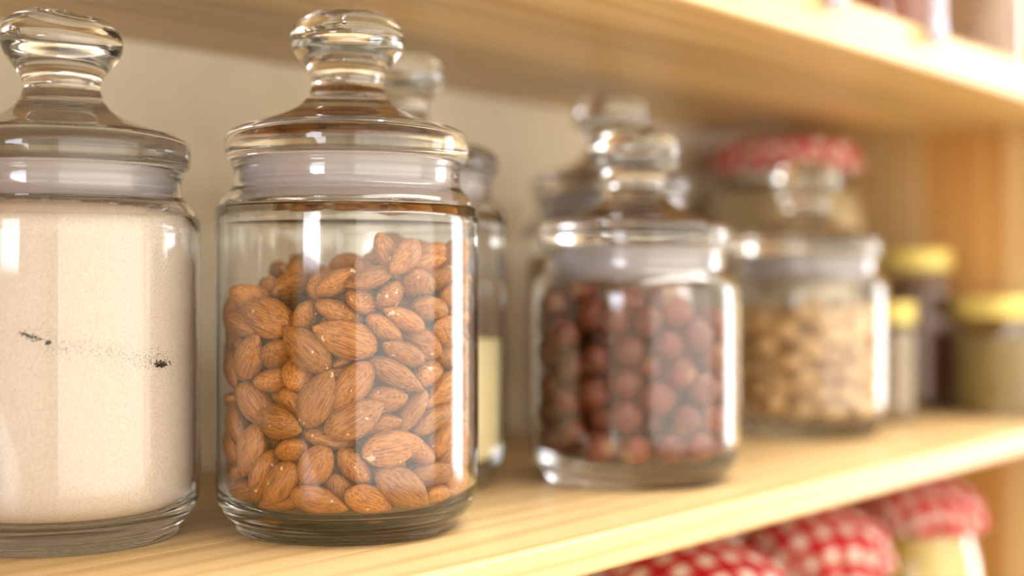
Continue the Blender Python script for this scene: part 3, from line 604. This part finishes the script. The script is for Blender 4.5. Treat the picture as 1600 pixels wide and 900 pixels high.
# ---------------------------------------------------------------- powders (nobody could count the grains)
def sugar_mat():
    m, N, L, P = mat('white_sugar')
    P.inputs['Roughness'].default_value = 0.55; P.inputs['Specular IOR Level'].default_value = 0.3
    tc = N.new('ShaderNodeTexCoord'); v = N.new('ShaderNodeTexNoise'); v.inputs['Scale'].default_value = 1400; v.inputs['Detail'].default_value = 2
    L.new(tc.outputs['Object'], v.inputs['Vector'])
    r = N.new('ShaderNodeValToRGB'); L.new(v.outputs[0], r.inputs[0])
    r.color_ramp.elements[0].position = 0.3; r.color_ramp.elements[1].position = 0.7
    r.color_ramp.elements[0].color = (0.64, 0.55, 0.46, 1); r.color_ramp.elements[1].color = (0.78, 0.70, 0.60, 1)
    L.new(r.outputs[0], P.inputs['Base Color'])
    b = N.new('ShaderNodeBump'); b.inputs['Strength'].default_value = 0.5; b.inputs['Distance'].default_value = 0.0003
    L.new(v.outputs[0], b.inputs['Height']); L.new(b.outputs[0], P.inputs['Normal'])
    return m
def powder(name, loc, prof, m, label, category, amp=0.0006, slope=0.0, sdir=0.0, ztop=0.1):
    sx, sy = math.cos(sdir), math.sin(sdir)
    def fn(p, a):
        x, y, z = p
        if z > ztop:
            z += amp * noise.noise(Vector((x * 260, y * 260, 3))) + 0.5 * amp * noise.noise(Vector((x * 900, y * 900, 1))) - slope * (x * sx + y * sy)
        return (x, y, z)
    return link(name, lathe(prof, 128, fn), m, loc=loc, label=label, category=category, kind='stuff')
jx, jy = POS['sugar']
powder('sugar', (jx, jy, Z0), [(0, 0.0108), (0.030, 0.0110), (0.0455, 0.0117), (0.0495, 0.0134), (0.0516, 0.0175), (0.0528, 0.0242), (0.0530, 0.055), (0.0530, 0.09), (0.0529, 0.114)] +
       [(0.0527, 0.119), (0.0521, 0.1238), (0.0508, 0.1266), (0.0490, 0.1288), (0.0474, 0.1308), (0.0455, 0.1323), (0.0425, 0.1338), (0.034, 0.1341), (0.026, 0.1342), (0.015, 0.1342), (0, 0.1342)],
       sugar_mat(), 'white granulated sugar filling the glass jar at the left edge', 'sugar', 0.0007, 0.010, -ALPHA - 0.2, 0.1290)
jx, jy = POS['flour']
powder('flour', (jx, jy, Z0), [(0, 0.0108), (0.0455, 0.0117), (0.0495, 0.0134), (0.0516, 0.0175), (0.0525, 0.0242), (0.0526, 0.05), (0.0526, 0.0740), (0.050, 0.0755), (0.03, 0.077), (0, 0.077)],
       simple('cream_powder', lin(236, 222, 176), 0.9, 0.0003, 900, 0.05), 'fine cream powder in the jar behind the almond jar', 'flour', 0.001, 0, 0, 0.0745)
jx, jy = POS['lentil']
powder('brown_grain', (jx, jy, Z0), [(0, 0.0108), (0.0455, 0.0117), (0.0495, 0.0134), (0.0516, 0.0175), (0.0525, 0.0242), (0.0526, 0.05), (0.0526, 0.1180), (0.050, 0.1200), (0.03, 0.121), (0, 0.121)],
       simple('brown_grain', lin(176, 136, 84), 0.85, 0.001, 350, 0.3), 'light brown grain in the jar behind the hazelnut jar', 'grain', 0.001, 0, 0, 0.119)

# dark specks pressed against the glass by the sugar
def ray(px, py):
    d = Vector((math.cos(ALPHA), math.sin(ALPHA), 0)); r = Vector((math.sin(ALPHA), -math.cos(ALPHA), 0))
    return (d + r * ((px - 800) / 2100) + Vector((0, 0, 1)) * ((440 - py) / 2100)).normalized()
def on_cylinder(px, py, cx, cy_, R):
    d = ray(px, py); a = d.x ** 2 + d.y ** 2; b = -2 * (d.x * cx + d.y * cy_); c = cx * cx + cy_ * cy_ - R * R
    q = b * b - 4 * a * c
    if q < 0: return None
    t = (-b - math.sqrt(q)) / (2 * a)
    return Vector((0, 0, CAMZ)) + d * t
sv = []; sf = []
rs = random.Random(5)
def speck(px, py, s):
    jx, jy = POS['sugar']; p = on_cylinder(px, py, jx, jy, 0.05315)
    if p is None: return
    p = p - Vector((jx, jy, Z0)); n = Vector((p.x, p.y, 0)).normalized(); u = Vector((-n.y, n.x, 0)); k = len(sv)
    p = p - n * 0.0001
    st = rs.uniform(0.7, 1.7)
    for q in (u * s * st, -u * s * st, Vector((0, 0, s)), Vector((0, 0, -s)), n * 0.00012, -n * 0.00045): sv.append(tuple(p + q))
    for a, b, c in ((0, 2, 4), (2, 1, 4), (1, 3, 4), (3, 0, 4), (2, 0, 5), (1, 2, 5), (3, 1, 5), (0, 3, 5)): sf.append((k + a, k + b, k + c))
for i in range(70):
    t = rs.random(); speck(33 + 30 * t + rs.gauss(0, 2.5), 520 + 11 * t + rs.gauss(0, 2.2), 0.00028 * rs.uniform(0.4, 1.2))
for i in range(26): t = rs.random(); speck(34 + 18 * t, 520.5 + 6.5 * t + rs.gauss(0, 0.6), 0.00042)
for i in range(16): speck(76 + rs.gauss(0, 1.6), 535 + rs.gauss(0, 1.3), 0.00055)
for i in range(90): speck(250 + rs.gauss(0, 6), 568 + rs.gauss(0, 2.8), 0.00032 * rs.uniform(0.5, 1.2))
for i in range(30): speck(250 + rs.gauss(0, 4.5), 570 + rs.gauss(0, 1.5), 0.0005)
for i in range(620):
    t = rs.random(); speck(70 + 165 * t, 541 + 26 * t - 6 * math.sin(PI * t) + rs.gauss(0, 9), 0.00012 * rs.uniform(0.5, 1.3))
for i in range(160): speck(55 + rs.gauss(0, 18), 526 + rs.gauss(0, 8), 0.00011 * rs.uniform(0.5, 1.3))
for i in range(220): speck(246 + rs.gauss(0, 14), 562 + rs.gauss(0, 9), 0.00013 * rs.uniform(0.5, 1.3))
link('dark_specks', raw(sv, sf), simple('dark_speck', (0.02, 0.012, 0.008, 1), 0.7), smooth=False, loc=(POS['sugar'][0], POS['sugar'][1], Z0),
     label='streak of tiny black specks in the white sugar against the glass', category='specks', kind='stuff')

# ---------------------------------------------------------------- screw-lid spice jars at the right end
def plain_jar(name, loc, R, H, lid_h, glass_label, lid_col, content, lid_rough=0.35):
    t = empty(name, loc, glass_label, 'jar')
    w = 0.0014; hb = H - lid_h
    outer = [(0, 0.0010), (R * 0.80, 0.0008), (R * 0.90, 0.0), (R * 0.97, 0.0012), (R, 0.005), (R, 0.012), (R, hb * 0.80), (R * 0.985, hb * 0.88), (R * 0.90, hb * 0.96), (R * 0.86, hb), (R * 0.86, hb + lid_h * 0.6)]
    inner = [(R * 0.86 - w, hb + lid_h * 0.6), (R * 0.86 - w, hb), (R * 0.90 - w, hb * 0.95), (R - w * 1.1, hb * 0.86), (R - w, hb * 0.78), (R - w, 0.012), (R - w, 0.006), (R * 0.93 - w, 0.0036), (R * 0.8, 0.003), (0, 0.003)]
    link('jar_body', lathe(spline(outer + inner, 2), 64), M_GLASS, t)
    n = 96
    def fn(p, a):
        x, y, z = p; rr = math.hypot(x, y)
        if rr > R * 0.93 and z < H - 0.003: k = 1 + 0.008 * math.cos(32 * a); return (x * k, y * k, z)
        return p
    lp = [(0, H - 0.0016), (R * 0.78, H - 0.0016), (R * 0.82, H - 0.0004), (R * 0.90, H), (R * 0.955, H - 0.001), (R * 0.97, H - 0.003), (R * 0.97, H - lid_h + 0.002), (R * 0.985, H - lid_h + 0.0012), (R * 0.985, H - lid_h),
          (R * 0.955, H - lid_h), (R * 0.95, H - 0.004), (0, H - 0.004)]
    lm, N, L, P = mat(name + '_lid'); P.inputs['Base Color'].default_value = lid_col; P.inputs['Roughness'].default_value = lid_rough; P.inputs['Metallic'].default_value = 0.35
    link('lid', lathe(lp, n, fn), lm, t, label='yellow metal screw lid')
    return t
def grains(name, loc, R, z0, z1, m, label, cat, amp=0.002):
    def fn(p, a):
        x, y, z = p
        return (x, y, z + (amp * noise.noise(Vector((x * 120, y * 120, 0))) if z > z1 - 0.004 else 0))
    return link(name, lathe([(0, z0), (R * 0.84, z0 + 0.0003), (R * 0.94, z0 + 0.0025), (R, z0 + 0.009), (R, z1 - 0.005), (R * 0.97, z1 - 0.002), (R * 0.7, z1), (0, z1 + 0.001)], 64, fn), m, loc=loc, label=label, category=cat, kind='stuff')
YEL = (0.80, 0.68, 0.20, 1)
JA = (1.0530, 0.4560, Z0); JB = (0.9470, 0.4280, Z0); JC = (1.0500, 0.3800, Z0)
plain_jar('spice_jar', JA, 0.0300, 0.1297, 0.0165, 'tall glass spice jar with yellow lid and dark brown contents', YEL, None)
grains('brown_spice', JA, 0.0284, 0.0034, 0.098, simple('brown_spice', lin(104, 60, 32), 0.8, 0.0015, 260, 0.55), 'dark brown spice in the tall yellow-lidded jar', 'spice')
plain_jar('spice_jar', JB, 0.0170, 0.0890, 0.0165, 'smallest glass spice jar with yellow lid, right beside the tan nut jar', YEL, None)
grains('grey_spice', JB, 0.0154, 0.0034, 0.066, simple('grey_spice', lin(178, 160, 132), 0.8, 0.001, 300, 0.25), 'pale grey-brown spice in the smallest jar', 'spice')
plain_jar('spice_jar', JC, 0.0415, 0.0915, 0.0150, 'wide low glass jar with yellow lid and olive-brown seeds near the right edge', YEL, None)
grains('olive_seeds', JC, 0.0396, 0.0036, 0.062, simple('olive_seeds', lin(150, 126, 66), 0.8, 0.0015, 220, 0.35), 'olive-brown dried seeds in the wide low jar', 'seeds')

# ---------------------------------------------------------------- jars under red gingham cloth covers
def gingham():
    m, N, L, P = mat('red_gingham_cloth')
    P.inputs['Roughness'].default_value = 0.85; P.inputs['Specular IOR Level'].default_value = 0.15
    uv = N.new('ShaderNodeUVMap'); uv.uv_map = 'UVMap'; sp = N.new('ShaderNodeSeparateXYZ'); L.new(uv.outputs[0], sp.inputs[0])
    outs = []
    for i in (0, 1):
        a = N.new('ShaderNodeMath'); a.operation = 'MULTIPLY'; a.inputs[1].default_value = 1 / 0.0165; L.new(sp.outputs[i], a.inputs[0])
        b = N.new('ShaderNodeMath'); b.operation = 'FLOORED_MODULO'; b.inputs[1].default_value = 1; L.new(a.outputs[0], b.inputs[0])
        c = N.new('ShaderNodeMath'); c.operation = 'GREATER_THAN'; c.inputs[1].default_value = 0.5; L.new(b.outputs[0], c.inputs[0])
        outs.append(c)
    s = N.new('ShaderNodeMath'); s.operation = 'ADD'; L.new(outs[0].outputs[0], s.inputs[0]); L.new(outs[1].outputs[0], s.inputs[1])
    h = N.new('ShaderNodeMath'); h.operation = 'MULTIPLY'; h.inputs[1].default_value = 0.5; L.new(s.outputs[0], h.inputs[0])
    r = N.new('ShaderNodeValToRGB'); r.color_ramp.interpolation = 'CONSTANT'; L.new(h.outputs[0], r.inputs[0])
    e = r.color_ramp.elements; e[0].position = 0; e[0].color = (0.86, 0.80, 0.76, 1); e[1].position = 0.25; e[1].color = (0.62, 0.10, 0.10, 1)
    q = e.new(0.75); q.color = (0.50, 0.008, 0.018, 1)
    L.new(r.outputs[0], P.inputs['Base Color'])
    return m
M_GING = gingham()
def cloth_mesh(R, drop, dome, flare, seed, pleats=13):
    """round cloth: flat disc unrolled into the UVs; domed top, pleated skirt"""
    n, rings = 156, 30; Rt = R * 1.0; total = Rt + drop; v = []; f = []; uvs = []
    for i in range(rings + 1):
        s = total * i / rings
        for j in range(n):
            a = 2 * PI * j / n
            pl = math.cos(pleats * a + seed) * 0.6 + math.cos((pleats + 4) * a + 2 * seed) * 0.4
            if s <= Rt:
                r = s * 0.985; t = s / Rt; z = dome * (1 - t * t) - 0.002 * t ** 6; k = max(0, t - 0.8) / 0.2
                r += 0.0004 * k * pl
            else:
                u = (s - Rt) / drop
                r = Rt * 0.985 + 0.002 * math.sin(min(u * 2, 1) * PI / 2) + flare * u * u + pl * (0.0004 + 0.0026 * u)
                z = -0.002 - drop * (u * 0.97) + 0.0014 * u * math.cos(3 * a + seed)
            v.append((r * math.cos(a), r * math.sin(a), z)); uvs.append((s * math.cos(a + seed), s * math.sin(a + seed)))
    for i in range(rings):
        for j in range(n):
            k = (j + 1) % n; f.append((i * n + j, (i + 1) * n + j, (i + 1) * n + k, i * n + k))
    me = raw(v, f); ul = me.uv_layers.new(name='UVMap')
    for l in me.loops: ul.data[l.index].uv = uvs[l.vertex_index]
    bm = bmesh.new(); bm.from_mesh(me); bmesh.ops.recalc_face_normals(bm, faces=bm.faces); bm.to_mesh(me); bm.free()
    return me
def torus(R, r, n=96, m=10, wob=0.0):
    v = []; f = []
    for i in range(n):
        a = 2 * PI * i / n
        for j in range(m):
            b = 2 * PI * j / m; q = R + r * math.cos(b) + wob * math.cos(13 * a)
            v.append((q * math.cos(a), q * math.sin(a), r * math.sin(b)))
    for i in range(n):
        for j in range(m): f.append((i * m + j, ((i + 1) % n) * m + j, ((i + 1) % n) * m + (j + 1) % m, i * m + (j + 1) % m))
    return raw(v, f)
M_BAND = simple('natural_twine', (0.62, 0.50, 0.33, 1), 0.8, 0.0003, 800, 0.2)
def cloth_jar(loc, R, H, RC, drop, dome, label, content_m, clabel, ccat, cz, seed, flare=0.004):
    t = empty('preserve_jar', loc, label, 'jar')
    zc = H - dome - 0.0012                                # rim height
    w = 0.0022; sh = zc - 0.030; rn = RC * 0.86
    outer = [(0, 0.002), (R * 0.82, 0.001), (R * 0.88, 0), (R * 0.95, 0.0015), (R * 0.995, 0.008), (R, 0.02), (R, sh - 0.040), (R * 0.985, sh - 0.025), (R * 0.93, sh - 0.010), (rn * 1.02, sh + 0.002), (rn, sh + 0.010), (rn, zc - 0.004), (rn - 0.0006, zc - 0.003)]
    inner = [(rn - w, zc - 0.003), (rn - w, sh + 0.010), (rn * 1.0 - w, sh + 0.001), (R * 0.92 - w, sh - 0.0115), (R * 0.98 - w, sh - 0.027), (R - w, sh - 0.042), (R - w, 0.02), (R * 0.96 - w, 0.009), (R * 0.85, 0.0065), (0, 0.006)]
    link('jar_body', lathe(spline(outer + inner, 2), 72), M_GLASS, t)
    c = link('cloth_cover', cloth_mesh(RC, drop, dome, flare, seed), M_GING, t, (0, 0, zc), label='red and white gingham cloth cover')
    link('disc_lid', lathe([(0, -0.0004), (RC * 0.92, -0.0028), (RC * 0.93, -0.0035), (RC * 0.93, -0.012), (RC * 0.90, -0.012), (RC * 0.90, -0.006), (0, -0.006)], 48), simple('tin_lid', (0.7, 0.7, 0.68, 1), 0.3, 0, 50, 0.02, 0.5, 0.8), c)
    link('string', torus(RC * 0.985 + 0.0035, 0.0009), M_BAND, c, (0, 0, -0.0135))
    ir = R - w - 0.0004
    def fn(p, a):
        x, y, z = p; return (x, y, z + (0.0015 * noise.noise(Vector((x * 90, y * 90, seed))) if z > cz - 0.004 else 0))
    pr = [(0, 0.0064), (R * 0.84, 0.0069), (R * 0.955 - w, 0.0098), (ir, 0.021), (ir, min(cz, sh - 0.045))]
    if cz > sh - 0.03:
        pr += [(R * 0.975 - w, sh - 0.0285), (R * 0.91 - w, sh - 0.0135), (rn - w - 0.0005, sh - 0.002), (rn - w - 0.0008, cz), (0, cz + 0.001)]
    else: pr += [(ir * 0.97, cz), (0, cz + 0.002)]
    link(clabel.split('|')[0], lathe(pr, 72, fn), content_m, loc=loc, label=clabel.split('|')[1], category=ccat, kind='stuff')
    return t
cloth_jar((0.9676, 0.5280, Z0), 0.0635, 0.2200, 0.0560, 0.021, 0.006, 'large jar under a red gingham cloth in the back corner, just under the upper shelf',
          simple('pale_beans', lin(208, 190, 148), 0.8, 0.0012, 200, 0.15), 'pale_grain|pale beige grain filling the gingham-covered jar in the corner', 'grain', 0.160, 1.3)
HL = 0.2045
cloth_jar((0.6460, 0.4100, Z_LOW), 0.0450, HL, 0.0500, 0.024, 0.014, 'jar with striped-looking red gingham cover on the lower shelf, nearest the camera',
          simple('dark_preserve', lin(120, 70, 40), 0.5, 0.0005, 90, 0.3), 'dark_preserve|dark preserve in the gingham jar nearest the camera', 'preserve', 0.120, 0.4)
cloth_jar((0.7986, 0.4150, Z_LOW), 0.0430, HL, 0.0460, 0.023, 0.014, 'middle of the three gingham-covered jars on the lower shelf, clear checks in front',
          simple('green_preserve', lin(150, 150, 96), 0.5, 0.0005, 90, 0.3), 'green_preserve|grey-green preserve in the middle gingham jar on the lower shelf', 'preserve', 0.120, 2.2)
cloth_jar((0.9720, 0.4200, Z_LOW), 0.0470, HL, 0.0460, 0.022, 0.014, 'rightmost gingham-covered jar on the lower shelf, holding yellow preserve',
          simple('yellow_preserve', lin(236, 206, 96), 0.4, 0.0005, 60, 0.08), 'yellow_preserve|yellow preserve in the rightmost gingham jar of the lower shelf', 'preserve', 0.166, 3.9)
# a second row behind them, their covers close under the shelf
for (x, y, s, lab) in ((0.570, 0.530, 5.1, 'gingham-covered jar in the shadow behind the nearest one on the lower shelf'), (0.715, 0.535, 6.0, 'shadowed gingham-covered jar behind, between the nearest and the middle one'),
                       (0.880, 0.540, 0.9, 'shadowed gingham-covered jar behind, between the middle and the rightmost one')):
    cloth_jar((x, y, Z_LOW), 0.0450, HL - 0.004, 0.0450, 0.022, 0.012, lab, simple('dim_preserve', lin(110, 60, 36), 0.6, 0.0005, 90, 0.3), 'dim_preserve|dark preserve in the ' + lab.replace(' on the lower shelf', ''), 'preserve', 0.120, s)

# ---------------------------------------------------------------- on the upper shelf
def canister(loc, R, H, label, cm, clabel, cname, ccat, ch):
    t = empty('canister', loc, label, 'jar')
    w = 0.002
    link('jar_body', lathe(spline([(0, 0.001), (R * 0.85, 0.0006), (R * 0.92, 0), (R * 0.98, 0.0012), (R, 0.005), (R, 0.03), (R, H - 0.02), (R * 0.99, H - 0.012), (R * 0.95, H - 0.006), (R * 0.94, H), (R * 0.94 - w, H), (R * 0.95 - w, H - 0.007), (R - w, H - 0.014), (R - w, H - 0.03), (R - w, 0.03), (R - w, 0.010), (R * 0.96 - w, 0.007), (R * 0.85, 0.006), (0, 0.006)], 2), 64), M_GLASS, t)
    link('lid', lathe([(0, H + 0.012), (R * 0.95, H + 0.012), (R, H + 0.009), (R, H + 0.0006), (0, H + 0.0006)], 64), M_WHITE, t, label='flat white lid')
    link(cname, lathe([(0, 0.0064), (R * 0.84, 0.0066), (R * 0.95 - w, 0.008), (R - w - 0.0004, 0.014), (R - w - 0.0004, ch - 0.003), (R * 0.9 - w, ch), (0, ch + 0.001)], 48), cm, loc=loc, label=clabel, category=ccat, kind='stuff')
canister((0.838, 0.3780, Z_UP), 0.0335, 0.17, 'glass canister with red-brown contents at the front of the upper shelf',
         simple('red_brown_lentils', lin(150, 84, 54), 0.7, 0.0012, 260, 0.25), 'red-brown lentils in the canister on the upper shelf', 'red_lentils', 'lentils', 0.13)
canister((1.022, 0.3900, Z_UP), 0.0330, 0.17, 'glass canister with tan contents on the upper shelf at the top right corner',
         simple('tan_beans', lin(172, 138, 108), 0.7, 0.0015, 160, 0.35), 'tan and brown beans in the canister at the top right corner', 'tan_beans', 'beans', 0.13)
rail = empty('rack', (0.714, 0.3250, Z_UP), 'white rack with slim round-footed posts at the upper shelf front edge', 'rack')
M_POST = simple('white_post_enamel', lin(206, 206, 232), 0.3, 0, 30, 0.02)
for dx in (-0.0655, 0.0660):
    link('post', lathe(spline([(0, -0.0110), (0.0035, -0.0102), (0.0055, -0.0070), (0.0060, -0.003), (0.0055, 0.001), (0.0045, 0.005), (0.0045, 0.02), (0.0045, 0.16), (0.0035, 0.163), (0, 0.164)], 3), 24), M_POST, rail, (dx, -0.0012, 0))
me = lathe([(0, -0.066), (0.003, -0.066), (0.003, 0.066), (0, 0.066)], 16); me.transform(Matrix.Rotation(PI / 2, 4, 'Y'))
link('crossbar', me, M_POST, rail, (0, -0.0012, 0.150))
